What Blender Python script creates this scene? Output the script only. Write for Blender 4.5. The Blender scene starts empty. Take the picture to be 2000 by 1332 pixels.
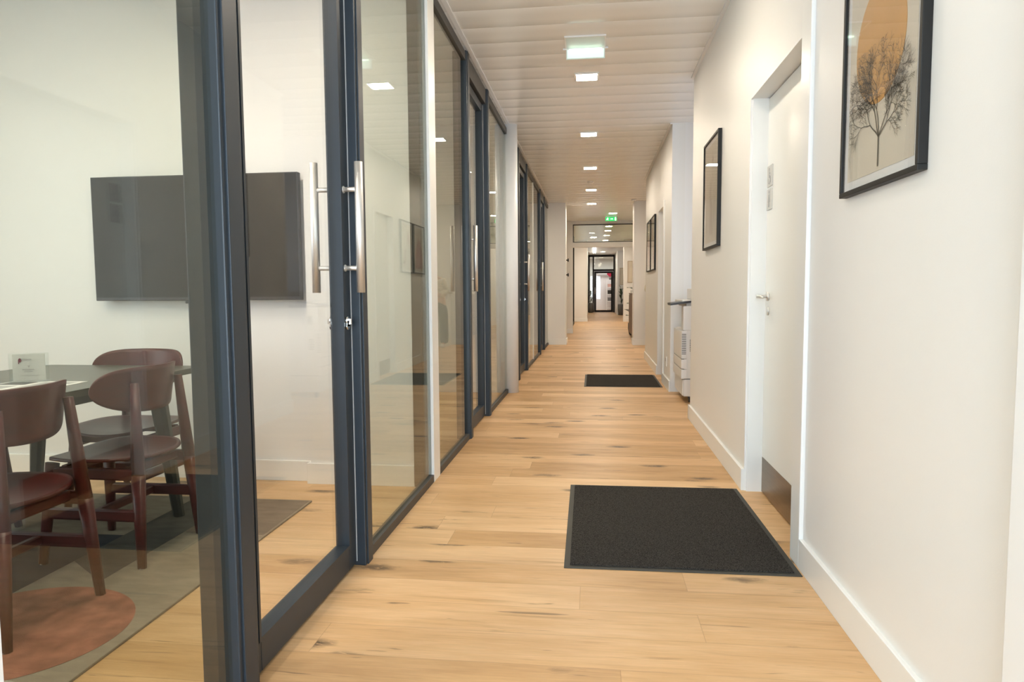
import bpy, bmesh, math, random
from mathutils import Vector, Matrix
random.seed(7)
C = bpy.context.scene.collection
S = bpy.context.scene

# ------------------------------------------------------------------ camera, light, exposure
cam = bpy.data.cameras.new('camera'); cam.sensor_width = 36; cam.lens = 24.0
cam.clip_start = .05; cam.clip_end = 200
co = bpy.data.objects.new('camera', cam); C.objects.link(co)
R = Matrix(((0.99288972, -0.00212261, 0.11901892), (0.1188519, 0.07353961, -0.99018491), (-0.00665082, 0.99729004, 0.073269)))
co.matrix_world = Matrix.Translation((0, 0, 1.15)) @ R.to_4x4()
S.camera = co
S.view_settings.view_transform = 'Standard'; S.view_settings.look = 'None'
S.view_settings.gamma = 1.0; S.view_settings.use_curve_mapping = False
S.view_settings.exposure = 0.97
w = bpy.data.worlds.new('world'); S.world = w; w.use_nodes = True
w.node_tree.nodes['Background'].inputs[0].default_value = (.85, .92, 1, 1)
w.node_tree.nodes['Background'].inputs[1].default_value = 1.0

def area(name, loc, direction, sx, sy, power, col):
    l = bpy.data.lights.new(name, 'AREA'); l.shape = 'RECTANGLE'; l.size = sx; l.size_y = sy
    l.energy = power; l.color = col
    o = bpy.data.objects.new(name, l); C.objects.link(o); o.location = loc
    o.rotation_euler = Vector(direction).to_track_quat('-Z', 'Y').to_euler()
    return o
DAY = (.70, .86, 1.0); WARM = (1.0, .80, .56)
area('daylight_entrance', (-.05, -2.94, 1.45), (0, 1, 0), 1.5, 2.5, 86, DAY)
area('fill_meeting_room', (-4.50, 1.4, 1.6), (1, 0, -.1), 3.2, 2.0, 25, (.80, .90, 1.0))  # cool fill added at the outer wall to brighten the first meeting room
area('daylight_copier_bay', (2.55, 7.0, 1.7), (-1, 0, 0), 1.2, 1.6, 2.0, (.86, .90, 1.0))
area('daylight_middle_room', (-4.50, 5.9, 1.6), (1, 0, -.1), 2.4, 1.8, 3, (1, .95, .85))
area('daylight_far_room', (.6, 38.5, 2.9), (0, 0, -1), 2.5, 2.5, 36, (1, .97, .95))
LAMP = 100.0      # radiance of the ceiling panels

# ------------------------------------------------------------------ materials
def nm(name):
    m = bpy.data.materials.new(name); m.use_nodes = True
    return m, m.node_tree.nodes, m.node_tree.links, m.node_tree.nodes['Principled BSDF']
def mat(name, col, rough=.5, metal=0, spec=.5, noise=None, bump=None, coat=0):
    m, N, L, b = nm(name)
    b.inputs['Base Color'].default_value = (*col, 1); b.inputs['Roughness'].default_value = rough
    b.inputs['Metallic'].default_value = metal; b.inputs['Specular IOR Level'].default_value = spec
    b.inputs['Coat Weight'].default_value = coat
    tc = N.new('ShaderNodeTexCoord')
    if noise:
        sc, amt, st = noise
        mp = N.new('ShaderNodeMapping'); mp.inputs['Scale'].default_value = st
        L.new(tc.outputs['Object'], mp.inputs[0])
        n = N.new('ShaderNodeTexNoise'); n.inputs['Scale'].default_value = sc; n.inputs['Detail'].default_value = 6
        L.new(mp.outputs[0], n.inputs['Vector'])
        r = N.new('ShaderNodeMapRange'); r.inputs[1].default_value = .3; r.inputs[2].default_value = .7
        r.inputs[3].default_value = 1 - amt; r.inputs[4].default_value = 1 + amt
        L.new(n.outputs['Fac'], r.inputs[0])
        mx = N.new('ShaderNodeMix'); mx.data_type = 'RGBA'; mx.blend_type = 'MULTIPLY'; mx.inputs[0].default_value = 1
        mx.inputs[6].default_value = (*col, 1)
        L.new(r.outputs[0], mx.inputs[7]); L.new(mx.outputs[2], b.inputs['Base Color'])
    if bump:
        sc, st = bump
        n2 = N.new('ShaderNodeTexNoise'); n2.inputs['Scale'].default_value = sc; n2.inputs['Detail'].default_value = 4
        L.new(tc.outputs['Object'], n2.inputs['Vector'])
        bp = N.new('ShaderNodeBump'); bp.inputs['Strength'].default_value = st; bp.inputs['Distance'].default_value = .01
        L.new(n2.outputs['Fac'], bp.inputs['Height']); L.new(bp.outputs[0], b.inputs['Normal'])
    return m
def emit(name, col, s):
    m, N, L, b = nm(name)
    b.inputs['Base Color'].default_value = (*col, 1)
    b.inputs['Emission Color'].default_value = (*col, 1); b.inputs['Emission Strength'].default_value = s
    return m
def glass(name, tint, boost=1.0):
    m = bpy.data.materials.new(name); m.use_nodes = True; N = m.node_tree.nodes; L = m.node_tree.links
    N.remove(N['Principled BSDF'])
    g = N.new('ShaderNodeNewGeometry'); r = N.new('ShaderNodeMapRange')
    r.inputs[3].default_value = 1.5; r.inputs[4].default_value = 1 / 1.5
    L.new(g.outputs['Backfacing'], r.inputs[0])
    f = N.new('ShaderNodeFresnel'); L.new(r.outputs[0], f.inputs['IOR'])
    mu = N.new('ShaderNodeMath'); mu.operation = 'MULTIPLY'; mu.use_clamp = True; mu.inputs[1].default_value = boost
    L.new(f.outputs[0], mu.inputs[0])
    t = N.new('ShaderNodeBsdfTransparent'); t.inputs[0].default_value = (*tint, 1)
    gl = N.new('ShaderNodeBsdfGlossy'); gl.inputs['Roughness'].default_value = 0
    mx = N.new('ShaderNodeMixShader'); L.new(mu.outputs[0], mx.inputs[0]); L.new(t.outputs[0], mx.inputs[1]); L.new(gl.outputs[0], mx.inputs[2])
    L.new(mx.outputs[0], N['Material Output'].inputs[0])
    return m

M = {}
M['wall'] = mat('wall_paint', (.82, .815, .80), .42, bump=(260, .04))
M['trim'] = mat('white_gloss_paint', (.84, .84, .82), .32)
M['whitepaint'] = mat('white_panel', (.84, .84, .84), .4)
M['ceil'] = mat('ceiling_metal', (.87, .86, .84), .26, 0, .8)
M['frame'] = mat('anthracite_aluminium', (.022, .031, .042), .42, .0, .45)
M['framedark'] = mat('dark_profile', (.050, .048, .044), .5)
M['steel'] = mat('brushed_steel', (.80, .79, .77), .52, 1, noise=(60, .08, (8, 8, .3)))
M['chrome'] = mat('chrome', (.75, .73, .70), .15, 1)
M['glass'] = glass('partition_glass', (.860, .888, .842), 1.0)
M['glass_clear'] = glass('door_glass', (.98, .985, .975), .7)
M['glass_pic'] = glass('picture_glass', (1, 1, 1), .8)
M['acrylic'] = glass('acrylic', (.985, .995, .99), .8)
M['black'] = mat('black_lacquer', (.012, .011, .010), .5, 0, .3)
M['plastic_black'] = mat('black_plastic', (.02, .02, .022), .35)
M['screen'] = mat("tv_screen", (.009, .008, .006), .25, 0, .22)
M['burg'] = mat('burgundy_stained_ash', (.082, .013, .012), .38, noise=(9, .22, (1, 1, 6)))
M['table'] = mat('dark_green_grey_veneer', (.080, .080, .062), .33, noise=(8, .25, (14, 1, 1)))
M['tleg'] = mat('dark_painted_wood', (.030, .034, .030), .4)
M['paper'] = mat('paper', (.80, .80, .80), .6)
M['greyprint'] = mat('grey_print', (.42, .42, .42), .6)
M['greydark'] = mat('grey_print_dark', (.12, .12, .12), .6)
M['tanprint'] = mat('tan_print', (.55, .47, .40), .6)
M['logo'] = mat('dark_red_print', (.16, .02, .05), .6)
M['mat'] = mat('mat_pile', (.062, .056, .050), .95, 0, .1, noise=(230, .85, (1, 1, 1)), bump=(500, .9))
M['rubber'] = mat('mat_rubber', (.036, .036, .030), .6)
M['bronze'] = mat('bronze_kick_plate', (.26, .20, .14), .34, 1, noise=(6, .08, (1, 1, 14)))
M['rugbeige'] = mat('rug_beige', (.25, .215, .17), .95, 0, .1, noise=(9, .14, (1, 2.4, 1)), bump=(300, .35))
M['ruggrey'] = mat('rug_grey', (.088, .084, .076), .95, 0, .1, noise=(9, .14, (1, 2.4, 1)), bump=(300, .35))
M['rugmid'] = mat('rug_taupe', (.165, .135, .11), .95, 0, .1, noise=(9, .14, (1, 2.4, 1)), bump=(300, .35))
M['rugnavy'] = mat('rug_navy', (.040, .046, .055), .95, 0, .1, noise=(9, .14, (1, 2.4, 1)), bump=(300, .35))
M['rugpink'] = mat('rug_pink', (.30, .125, .085), .95, 0, .1, noise=(11, .34, (1, 1, 1)), bump=(300, .5))
M['ruglight'] = mat('rug_light', (.42, .39, .35), .95, 0, .1, noise=(26, .2, (1, 3, 1)), bump=(300, .35))
M['lamp'] = emit('lamp_diffuser', (1.0, .865, .69), LAMP)
M['strip'] = emit('strip_light', (1.0, .95, .85), 2.5)
M['exitpale'] = mat('pale_aqua_plate', (.72, .78, .74), .3)
M['exitglass'] = emit('pale_aqua_lit', (.72, .86, .80), .30)
M['exitgreen'] = emit('exit_green', (.0, .30, .06), 1.1)
M['exitwhite'] = emit('exit_white', (.75, 1, .8), 1.3)
M['copier'] = mat('copier_white', (.72, .70, .68), .45)
M['copiergrey'] = mat('copier_grey', (.36, .35, .33), .5)
M['wood_dark'] = mat('walnut_cabinet', (.105, .045, .018), .42, noise=(7, .3, (3, 3, 14)))
M['pot'] = mat('grey_planter', (.13, .125, .115), .7)
M['leaf'] = mat('leaf_green', (.018, .045, .018), .4)
M['soil'] = mat('soil', (.03, .02, .015), .9)
M['hair'] = mat('blond_hair', (.42, .30, .16), .5, noise=(30, .3, (6, 6, 1)))
M['skin'] = mat('skin', (.62, .40, .30), .5)
M['blouse'] = mat('cream_blouse', (.66, .60, .48), .8, noise=(20, .25, (1, 1, 1)))
M['trouser'] = mat('grey_green_trousers', (.045, .062, .055), .8)
M['shoe'] = mat('white_sneaker', (.75, .72, .68), .5)
M['pinkprint'] = mat('blush_print', (.52, .30, .26), .6, noise=(3, .25, (1, 1, 1)))
M['creamprint'] = mat('cream_print', (.66, .60, .50), .6, noise=(2.5, .08, (1, 1, 1)))
M['orangeprint'] = mat('ochre_print', (.62, .335, .105), .6, noise=(3, .10, (1, 1, 1)))
M['treeprint'] = mat('tree_print', (.085, .070, .048), .6)
M['lightwood'] = mat('light_frame_wood', (.42, .33, .23), .5)
M['red'] = mat('red_foil', (.55, .01, .06), .3)
M['glow'] = mat('bright_white_wall', (.88, .87, .88), .6)
M['bulkhead'] = mat('bulkhead_white', (.82, .78, .72), .5)

def floor_mat():
    m, N, L, b = nm('oak_planks')
    tc = N.new('ShaderNodeTexCoord'); sp = N.new('ShaderNodeSeparateXYZ'); L.new(tc.outputs['Object'], sp.inputs[0])
    def mth(op, a, b_=None, clamp=False):
        n = N.new('ShaderNodeMath'); n.operation = op; n.use_clamp = clamp
        for i, v in enumerate((a, b_)):
            if v is None: continue
            if isinstance(v, (int, float)): n.inputs[i].default_value = v
            else: L.new(v, n.inputs[i])
        return n.outputs[0]
    PW = .192; PL = 2.1
    yy = mth('DIVIDE', mth('SUBTRACT', sp.outputs[1], 2.785 - 20 * PW), PW)
    row = mth('FLOOR', yy); fy = mth('FRACT', yy)
    wn = N.new('ShaderNodeTexWhiteNoise'); wn.noise_dimensions = '1D'; L.new(row, wn.inputs['W'])
    xx = mth('ADD', mth('DIVIDE', sp.outputs[0], PL), wn.outputs['Value'])
    col = mth('FLOOR', xx); fx = mth('FRACT', xx)
    cid = N.new('ShaderNodeCombineXYZ'); L.new(row, cid.inputs[0]); L.new(col, cid.inputs[1])
    w2 = N.new('ShaderNodeTexWhiteNoise'); w2.noise_dimensions = '3D'; L.new(cid.outputs[0], w2.inputs['Vector'])
    # plank coordinates shifted per plank
    off = N.new('ShaderNodeVectorMath'); off.operation = 'SCALE'; L.new(w2.outputs['Color'], off.inputs[0]); off.inputs['Scale'].default_value = 37
    pv = N.new('ShaderNodeVectorMath'); pv.operation = 'ADD'; L.new(tc.outputs['Object'], pv.inputs[0]); L.new(off.outputs[0], pv.inputs[1])
    def noise(sx, sy, sc, det=6, rough=.6, dist=0):
        mp = N.new('ShaderNodeMapping'); mp.inputs['Scale'].default_value = (sx, sy, 1); L.new(pv.outputs[0], mp.inputs[0])
        n = N.new('ShaderNodeTexNoise'); n.inputs['Scale'].default_value = sc; n.inputs['Detail'].default_value = det
        n.inputs['Roughness'].default_value = rough; n.inputs['Distortion'].default_value = dist
        L.new(mp.outputs[0], n.inputs['Vector']); return n.outputs['Fac']
    base = N.new('ShaderNodeValToRGB'); e = base.color_ramp.elements
    e[0].color = (.43, .245, .105, 1); e[1].color = (.77, .53, .305, 1)
    m1 = base.color_ramp.elements.new(.5); m1.color = (.625, .39, .195, 1)
    f = mth('ADD', mth('MULTIPLY', w2.outputs['Value'], .58), mth('MULTIPLY', mth('SUBTRACT', noise(1.2, 7, 1.6, 5), .5), 1.1))
    f = mth('ADD', f, .22, True)
    L.new(f, base.inputs[0])
    def mix(fac, a, bb, mode='MIX'):
        n = N.new('ShaderNodeMix'); n.data_type = 'RGBA'; n.blend_type = mode
        if isinstance(fac, (int, float)): n.inputs[0].default_value = fac
        else: L.new(fac, n.inputs[0])
        for k, v in ((6, a), (7, bb)):
            if isinstance(v, tuple): n.inputs[k].default_value = v
            else: L.new(v, n.inputs[k])
        return n.outputs[2]
    def rng(v, a, b_, c=0., d=1.):
        r = N.new('ShaderNodeMapRange'); L.new(v, r.inputs[0])
        for i, q in enumerate((a, b_, c, d)): r.inputs[i + 1].default_value = q
        return r.outputs[0]
    g = rng(noise(2.2, 60, 2.5, 4, .7), .3, .7, .90, 1.07)
    c1 = mix(1.0, base.outputs[0], g, 'MULTIPLY')
    # long brown streaks
    st = rng(noise(.9, 16, 1.3, 5, .62, .4), .60, .72, 0, .42)
    c2 = mix(st, c1, (.27, .135, .055, 1))
    # dark cracks
    cr = mth('MULTIPLY', rng(noise(1.3, 22, 1.6, 3, .6, .8), .655, .70), .6)
    c3 = mix(cr, c2, (.10, .06, .035, 1))
    # knots
    mp = N.new('ShaderNodeMapping'); mp.inputs['Scale'].default_value = (1.7, 4.6, 1); L.new(pv.outputs[0], mp.inputs[0])
    nz = N.new('ShaderNodeTexNoise'); nz.inputs['Scale'].default_value = 7; L.new(mp.outputs[0], nz.inputs['Vector'])
    sc = N.new('ShaderNodeVectorMath'); sc.operation = 'SCALE'; sc.inputs['Scale'].default_value = .16; L.new(nz.outputs['Color'], sc.inputs[0])
    ad = N.new('ShaderNodeVectorMath'); ad.operation = 'ADD'; L.new(mp.outputs[0], ad.inputs[0]); L.new(sc.outputs[0], ad.inputs[1])
    vo = N.new('ShaderNodeTexVoronoi'); vo.inputs['Scale'].default_value = 1.15; L.new(ad.outputs[0], vo.inputs['Vector'])
    kn = rng(vo.outputs['Distance'], .07, .21, 1, 0)
    sel = N.new('ShaderNodeSeparateColor'); L.new(vo.outputs['Color'], sel.inputs[0])
    kn = mth('MULTIPLY', kn, rng(sel.outputs[0], .30, .34)); 
    kn = mth('MULTIPLY', kn, rng(noise(6, 20, 5, 4, .7),   .34, .46))
    c4 = mix(mth('MULTIPLY', kn, .9), c3, (.05, .034, .024, 1))
    # joints
    jy = mth('MINIMUM', fy, mth('SUBTRACT', 1, fy)); jx = mth('MINIMUM', fx, mth('SUBTRACT', 1, fx))
    j = mth('MAXIMUM', rng(jy, .0, .012, 1, 0), rng(jx, .0, .0009, 1, 0))
    c5 = mix(mth('MULTIPLY', j, .38), c4, (.20, .11, .05, 1))
    L.new(c5, b.inputs['Base Color'])
    b.inputs['Specular IOR Level'].default_value = .24
    L.new(rng(noise(2, 30, 3), .3, .7, .34, .48), b.inputs['Roughness'])
    bp = N.new('ShaderNodeBump'); bp.inputs['Strength'].default_value = .25; bp.inputs['Distance'].default_value = .002
    L.new(mth('SUBTRACT', g, mth('MULTIPLY', j, .6)), bp.inputs['Height']); L.new(bp.outputs[0], b.inputs['Normal'])
    return m
M['floor'] = floor_mat()

# ------------------------------------------------------------------ builders
class MB:
    def __init__(s): s.bm = bmesh.new()
    def box(s, x0, y0, z0, x1, y1, z1, bev=0):
        r = bmesh.ops.create_cube(s.bm, size=1)
        for v in r['verts']:
            v.co = Vector(((x0 + x1) / 2 + v.co.x * (x1 - x0), (y0 + y1) / 2 + v.co.y * (y1 - y0), (z0 + z1) / 2 + v.co.z * (z1 - z0)))
        if bev:
            es = list({e for v in r['verts'] for e in v.link_edges})
            bmesh.ops.bevel(s.bm, geom=es, offset=bev, segments=2, affect='EDGES', profile=.6)
        return s
    def bar(s, p0, p1, a, b=None, a2=None, b2=None, up=(0, 0, 1), bev=.3):
        """tapering rounded bar from p0 to p1; half sizes a,b at p0 and a2,b2 at p1"""
        b = a if b is None else b; a2 = a if a2 is None else a2; b2 = b if b2 is None else b2
        p0 = Vector(p0); p1 = Vector(p1); d = (p1 - p0).normalized(); u = Vector(up)
        if abs(d.dot(u)) > .95: u = Vector((1, 0, 0))
        sx = d.cross(u).normalized(); sy = sx.cross(d).normalized()
        rings = []
        for p, ha, hb in ((p0, a, b), (p1, a2, b2)):
            ca = ha * bev; cb = hb * bev
            pts = [(ha, hb - cb), (ha - ca, hb), (-ha + ca, hb), (-ha, hb - cb), (-ha, -hb + cb), (-ha + ca, -hb), (ha - ca, -hb), (ha, -hb + cb)]
            rings.append([s.bm.verts.new(p + sx * q[0] + sy * q[1]) for q in pts])
        for i in range(8):
            s.bm.faces.new((rings[0][i], rings[0][(i + 1) % 8], rings[1][(i + 1) % 8], rings[1][i]))
        s.bm.faces.new(rings[0][::-1]); s.bm.faces.new(rings[1])
        return s
    def cyl(s, p0, p1, r, r2=None, n=24):
        r2 = r if r2 is None else r2
        p0 = Vector(p0); p1 = Vector(p1); d = (p1 - p0).normalized()
        u = Vector((0, 0, 1)) if abs(d.z) < .9 else Vector((1, 0, 0))
        sx = d.cross(u).normalized(); sy = sx.cross(d)
        A = []; B = []
        for i in range(n):
            t = 2 * math.pi * i / n; q = sx * math.cos(t) + sy * math.sin(t)
            A.append(s.bm.verts.new(p0 + q * r)); B.append(s.bm.verts.new(p1 + q * r2))
        for i in range(n):
            s.bm.faces.new((A[i], A[(i + 1) % n], B[(i + 1) % n], B[i])).smooth = True
        s.bm.faces.new(A[::-1]); s.bm.faces.new(B)
        return s
    def poly(s, pts, ext=None):
        """flat polygon, optionally extruded by vector"""
        vs = [s.bm.verts.new(p) for p in pts]; f = s.bm.faces.new(vs)
        if ext is not None:
            r = bmesh.ops.extrude_face_region(s.bm, geom=[f])
            for v in r['geom']:
                if isinstance(v, bmesh.types.BMVert): v.co += Vector(ext)
        return s
    def lathe(s, prof, cx=0, cy=0, n=28):
        rings = [[s.bm.verts.new((cx + r * math.cos(2 * math.pi * i / n), cy + r * math.sin(2 * math.pi * i / n), z)) for i in range(n)] for r, z in prof]
        for a, b in zip(rings, rings[1:]):
            for i in range(n): s.bm.faces.new((a[i], a[(i + 1) % n], b[(i + 1) % n], b[i])).smooth = True
        s.bm.faces.new(rings[0][::-1]); s.bm.faces.new(rings[-1])
        return s
    def build(s, name, m, parent=None, label=None):
        bmesh.ops.recalc_face_normals(s.bm, faces=s.bm.faces)
        me = bpy.data.meshes.new(name); s.bm.to_mesh(me); s.bm.free()
        o = bpy.data.objects.new(name, me); C.objects.link(o)
        me.materials.append(m)
        if parent is not None: o.parent = parent
        if label: o['label'] = label
        return o
def tag(o, label, cat, group=None, kind=None):
    o['label'] = label; o['category'] = cat
    if group: o['group'] = group
    if kind: o['kind'] = kind
    return o
def thing(name, label, cat, loc=(0, 0, 0), rotz=0, group=None, kind=None):
    o = bpy.data.objects.new(name, None); C.objects.link(o); o.location = loc; o.rotation_euler = (0, 0, rotz)
    o.empty_display_size = .05
    return tag(o, label, cat, group, kind)
def struct(name, mb, m, label, cat): return tag(mb.build(name, m), label, cat, None, 'structure')
def copy_tree(o, parent=None):
    c = o.copy(); C.objects.link(c)
    if parent is not None: c.parent = parent
    for ch in [x for x in bpy.data.objects if x.parent == o]: copy_tree(ch, c)
    return c
def smooth(o):
    for p in o.data.polygons: p.use_smooth = True
    return o

H = 2.98       # ceiling height
GX = -.977     # plane of the partition glass

# ------------------------------------------------------------------ room shell
struct('floor', MB().box(-4.7, -3.2, -.05, 4.0, 41, 0), M['floor'], 'pale oak plank floor running the whole corridor', 'floor')
# ceiling of metal slats, real grooves across the corridor
def ceiling_mesh(x0, x1, y0, y1, z):
    mb = MB(); P = .30; pts = []
    k0 = math.floor((y0 - .06) / P); y = k0 * P + .06
    while y < y1:
        for t, dz in ((0, .0045), (.008, .0018), (.024, .0003), (.35, -.0003), (.65, -.0003), (.976, .0003), (.992, .0018), (1., .0045)):
            q = y + t * P
            if y0 <= q <= y1 and (not pts or q > pts[-1][0] + 1e-5): pts.append((q, z + dz))
        y += P
    A = [mb.bm.verts.new((x0, q, zz)) for q, zz in pts]; B = [mb.bm.verts.new((x1, q, zz)) for q, zz in pts]
    for i in range(len(pts) - 1): mb.bm.faces.new((A[i], A[i + 1], B[i + 1], B[i])).smooth = True
    tl = [mb.bm.verts.new((x, yy, z + .06)) for x, yy in ((x0, y0), (x1, y0), (x1, y1), (x0, y1))]
    mb.bm.faces.new(tl)
    return mb
struct('ceiling', ceiling_mesh(-4.7, 4.0, -3.2, 41, H), M['ceil'], 'ceiling of cream metal slats laid across the corridor', 'ceiling')

# --- right side
WX = .855
TH = 1.3
w1 = MB()
w1.box(WX, -3.2, 0, WX + .14, 2.985, H)
w1.box(WX, 2.985, 2.19, WX + .14, 3.97, H)
w1.box(WX, 3.97, 0, WX + .14, 6.195, H)
struct('wall_right', w1, M['wall'], 'white right corridor wall around the near door, with two framed pictures', 'wall')
struct('wall_right_inner', MB().box(1.005, 2.7, 0, 1.10, 4.2, 2.6), M['wall'], 'wall hidden behind the near white door', 'wall')
w2 = MB()
w2.box(WX, 7.82, 0, WX + .14, 8.62, H); w2.box(WX, 8.62, 2.19, WX + .14, 9.40, H); w2.box(WX, 9.40, 0, WX + .14, 11.63, H)
struct('wall_right_far', w2, M['wall'], 'white right corridor wall beyond the copier bay', 'wall')
ab = MB(); ab.box(WX + .14, 7.82, 0, 2.7, 7.96, H); ab.box(WX + .14, 6.05, 0, 2.7, 6.195, H); ab.box(2.6, 6.195, 0, 2.7, 7.82, .9); ab.box(2.6, 6.195, 2.5, 2.7, 7.82, H)
struct('wall_alcove', ab, M['whitepaint'], 'cool white wall of the bay that holds the copier', 'wall')
ps = MB(); ps.box(WX + .14, 11.5, 0, 3.6, 11.63, H); ps.box(.822, 14.45, 0, 3.6, 14.95, H); ps.box(3.5, 11.63, 0, 3.6, 14.45, H)
ps.box(1.6, 14.95, 0, 1.72, 18.36, H)
struct('wall_passage', ps, M['wall'], 'white pier and walls of the side passage on the right', 'wall')
# far right walls beyond the cross partition
fr = MB(); fr.box(1.40, 18.5, 0, 1.52, 25.2, H); fr.box(1.075, 25.2, 0, 1.52, 25.7, H); fr.box(1.40, 25.7, 0, 1.52, 32.2, H)
fr.box(1.075, 32.2, 0, 1.52, 36.0, H)
struct('wall_far_right', fr, M['wall'], 'far right wall with two shallow piers', 'wall')
# --- left side
lw = MB(); lw.box(-1.06, -3.2, 0, -.955, .964, H)
struct('wall_left', lw, M['whitepaint'], 'white end of the left wall beside the first glass pane', 'wall')
mr = MB()
mr.box(-4.6, 3.93, 0, -1.05, 4.13, H); mr.box(-1.69, 3.875, 0, -1.05, 3.93, H)
struct('wall_meeting_room', mr, M['wall'], 'white meeting room wall that carries the television', 'wall')
struct('trim_1', MB().box(-1.05, 3.862, 0, -.990, 3.96, H), M['framedark'], 'dark upright profile closing the meeting room wall against the glass', 'trim')
struct('trim_2', MB().box(-1.05, 3.972, 0, -.955, 4.13, H, .002), M['trim'], 'slim white upright between two glass panes', 'trim')
rw = MB()
rw.box(-4.7, -3.2, 0, -4.6, .3, H); rw.box(-4.7, .3, 0, -4.6, 2.6, .6); rw.box(-4.7, .3, 2.6, -4.6, 2.6, H); rw.box(-4.7, 2.6, 0, -4.6, 4.9, H)
rw.box(-4.7, 4.9, 0, -4.6, 6.9, .7); rw.box(-4.7, 4.9, 2.5, -4.6, 6.9, H); rw.box(-4.7, 6.9, 0, -4.6, 14.6, H)
struct('wall_outer', rw, M['wall'], 'outer wall of the meeting rooms', 'wall')
struct('wall_meeting_near', MB().box(-4.6, -1.4, 0, -1.06, -1.3, H), M['wall'], 'near wall of the first meeting room', 'wall')
iw = MB()
iw.box(-4.6, 7.62, 0, -1.06, 7.74, H); iw.box(-4.6, 10.98, 0, -1.03, 11.08, H)
struct('wall_rooms', iw, M['wall'], 'white walls between the further meeting rooms', 'wall')
pl = MB(); pl.box(-4.6, 14.5, 0, -.594, 15.1, H)
struct('wall_pier_left', pl, M['wall'], 'white pier that ends the glass partition on the left', 'wall')
pl = MB(); pl.box(-1.2, 15.1, 0, -1.08, 18.36, H)
struct('wall_niche_left', pl, M['wall'], 'white niche wall behind the left pier', 'wall')
# cross partition
cp = MB(); cp.box(-1.2, 18.38, 0, -.56, 18.48, H); cp.box(1.075, 18.38, 0, 1.72, 18.48, H)
cp.box(-.56, 18.38, 2.90, 1.075, 18.48, H); cp.box(-.56, 18.36, 2.29, 1.075, 18.50, 2.42)
struct('wall_cross', cp, M['bulkhead'], 'white cross partition with a transom over the open passage', 'wall')
wt = thing('window_1', 'transom window of grey glass above the open passage', 'window', (.2575, 18.43, 2.42), kind='structure')
t = MB(); X0, X1 = -.8175, .8175
t.box(X0, -.02, 0, X1, .02, .02); t.box(X0, -.02, .455, X1, .02, .48); t.box(X0, -.02, .02, X0 + .02, .02, .455); t.box(X1 - .02, -.02, .02, X1, .02, .455)
t.build('window_frame', M['framedark'], wt)
MB().box(X0 + .02, -.004, .02, X1 - .02, .004, .455).build('glass', M['glass'], wt)
# far left walls
fl = MB(); fl.box(-1.3, 18.5, 0, -1.2, 25.3, H); fl.box(-1.2, 25.3, 0, -.245, 26.0, H); fl.box(-.5, 26.0, 0, -.30, 36, H)
struct('wall_far_left', fl, M['wall'], 'far left wall with a white pier', 'wall')
fd = thing('window_2', 'black framed glazing on the far left behind the open passage', 'window', (-.69, 19.0, 0), kind='structure')
t = MB()
for yy in (0, 1.5, 3.0, 4.5): t.box(-.04, yy, 0, .02, yy + .12, 2.9)
t.box(-.04, 0, 2.8, .02, 4.6, 2.96); t.box(-.04, 0, 0, .02, 4.6, .1)
t.build('window_frame', M['black'], fd); MB().box(-.012, .1, .1, -.004, 4.5, 2.8).build('glass', M['glass'], fd)
# bright room beyond the far door
br = MB(); br.box(-2.2, 40.6, 0, 3.4, 40.8, H); br.box(-2.3, 36.1, 0, -2.2, 40.6, H); br.box(3.3, 36.1, 0, 3.4, 40.6, H); br.box(1.075, 36.0, 0, 3.4, 36.1, H); br.box(-2.3, 36.0, 0, -.30, 36.1, H)
struct('wall_end_room', br, M['glow'], 'bright white walls of the room beyond the far glass door', 'wall')
# entrance behind the camera
eb = MB(); eb.box(-4.6, -3.15, 0, -.86, -3.05, H); eb.box(.76, -3.15, 0, .86, -3.05, H); eb.box(-.86, -3.15, 2.78, .76, -3.05, H)
struct('wall_back', eb, M['wall'], 'end wall around the glazed entrance behind the viewer', 'wall')
we = thing('window_3', 'glazed entrance that lets daylight into the corridor', 'window', (-.05, -3.1, 0), kind='structure')
t = MB(); t.box(-.81, -.03, 0, -.76, .03, 2.78); t.box(.76, -.03, 0, .81, .03, 2.78); t.box(-.76, -.03, 2.73, .76, .03, 2.78); t.box(-.76, -.03, 0, .76, .03, .06)
t.build('window_frame', M['frame'], we); MB().box(-.76, -.004, .06, .76, .004, 2.73).build('glass', M['glass_clear'], we)

# --- baseboards
def base(name, segs, label, h=.125, t_=.015):
    b = MB()
    for x0, y0, x1, y1 in segs:
        b.box(min(x0, x1), min(y0, y1), 0, max(x0, x1), max(y0, y1), h, .0035)
    struct(name, b, M['trim'], label, 'baseboard')
base('baseboard_right', [(.838, 1.44, .857, 2.86)], 'white baseboard under the large ochre sun picture')
base('baseboard_right_middle', [(.838, 3.97, .857, 6.21), (.838, 6.178, 1.0, 6.197)], 'white baseboard under the second picture')
base('baseboard_right_far', [(.838, 7.80, .857, 8.62), (.838, 9.40, .857, 11.63)], 'white baseboard beyond the copier')
base('baseboard_passage', [(.80, 14.43, 3.4, 14.452), (.805, 14.452, .823, 14.95)], 'white baseboard around the right pier')
base('baseboard_pier', [(-.96, 14.48, -.575, 14.502), (-.596, 14.502, -.575, 15.1)], 'white baseboard around the left pier')
base('baseboard_meeting_room', [(-4.6, 3.912, -1.69, 3.932), (-1.71, 3.857, -1.05, 3.877), (-1.71, 3.877, -1.69, 3.912)], 'white baseboard below the television')
base('baseboard_rooms', [(-4.6, 7.60, -1.06, 7.622), (-4.6, 10.96, -1.04, 10.982)], 'white baseboards of the further meeting rooms')
base('baseboard_far', [(-.90, 18.355, -.56, 18.382), (-1.2, 25.28, -.23, 25.302), (1.06, 25.18, 1.40, 25.202), (1.06, 32.18, 1.40, 32.202)], 'white baseboards far down the corridor')

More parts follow.
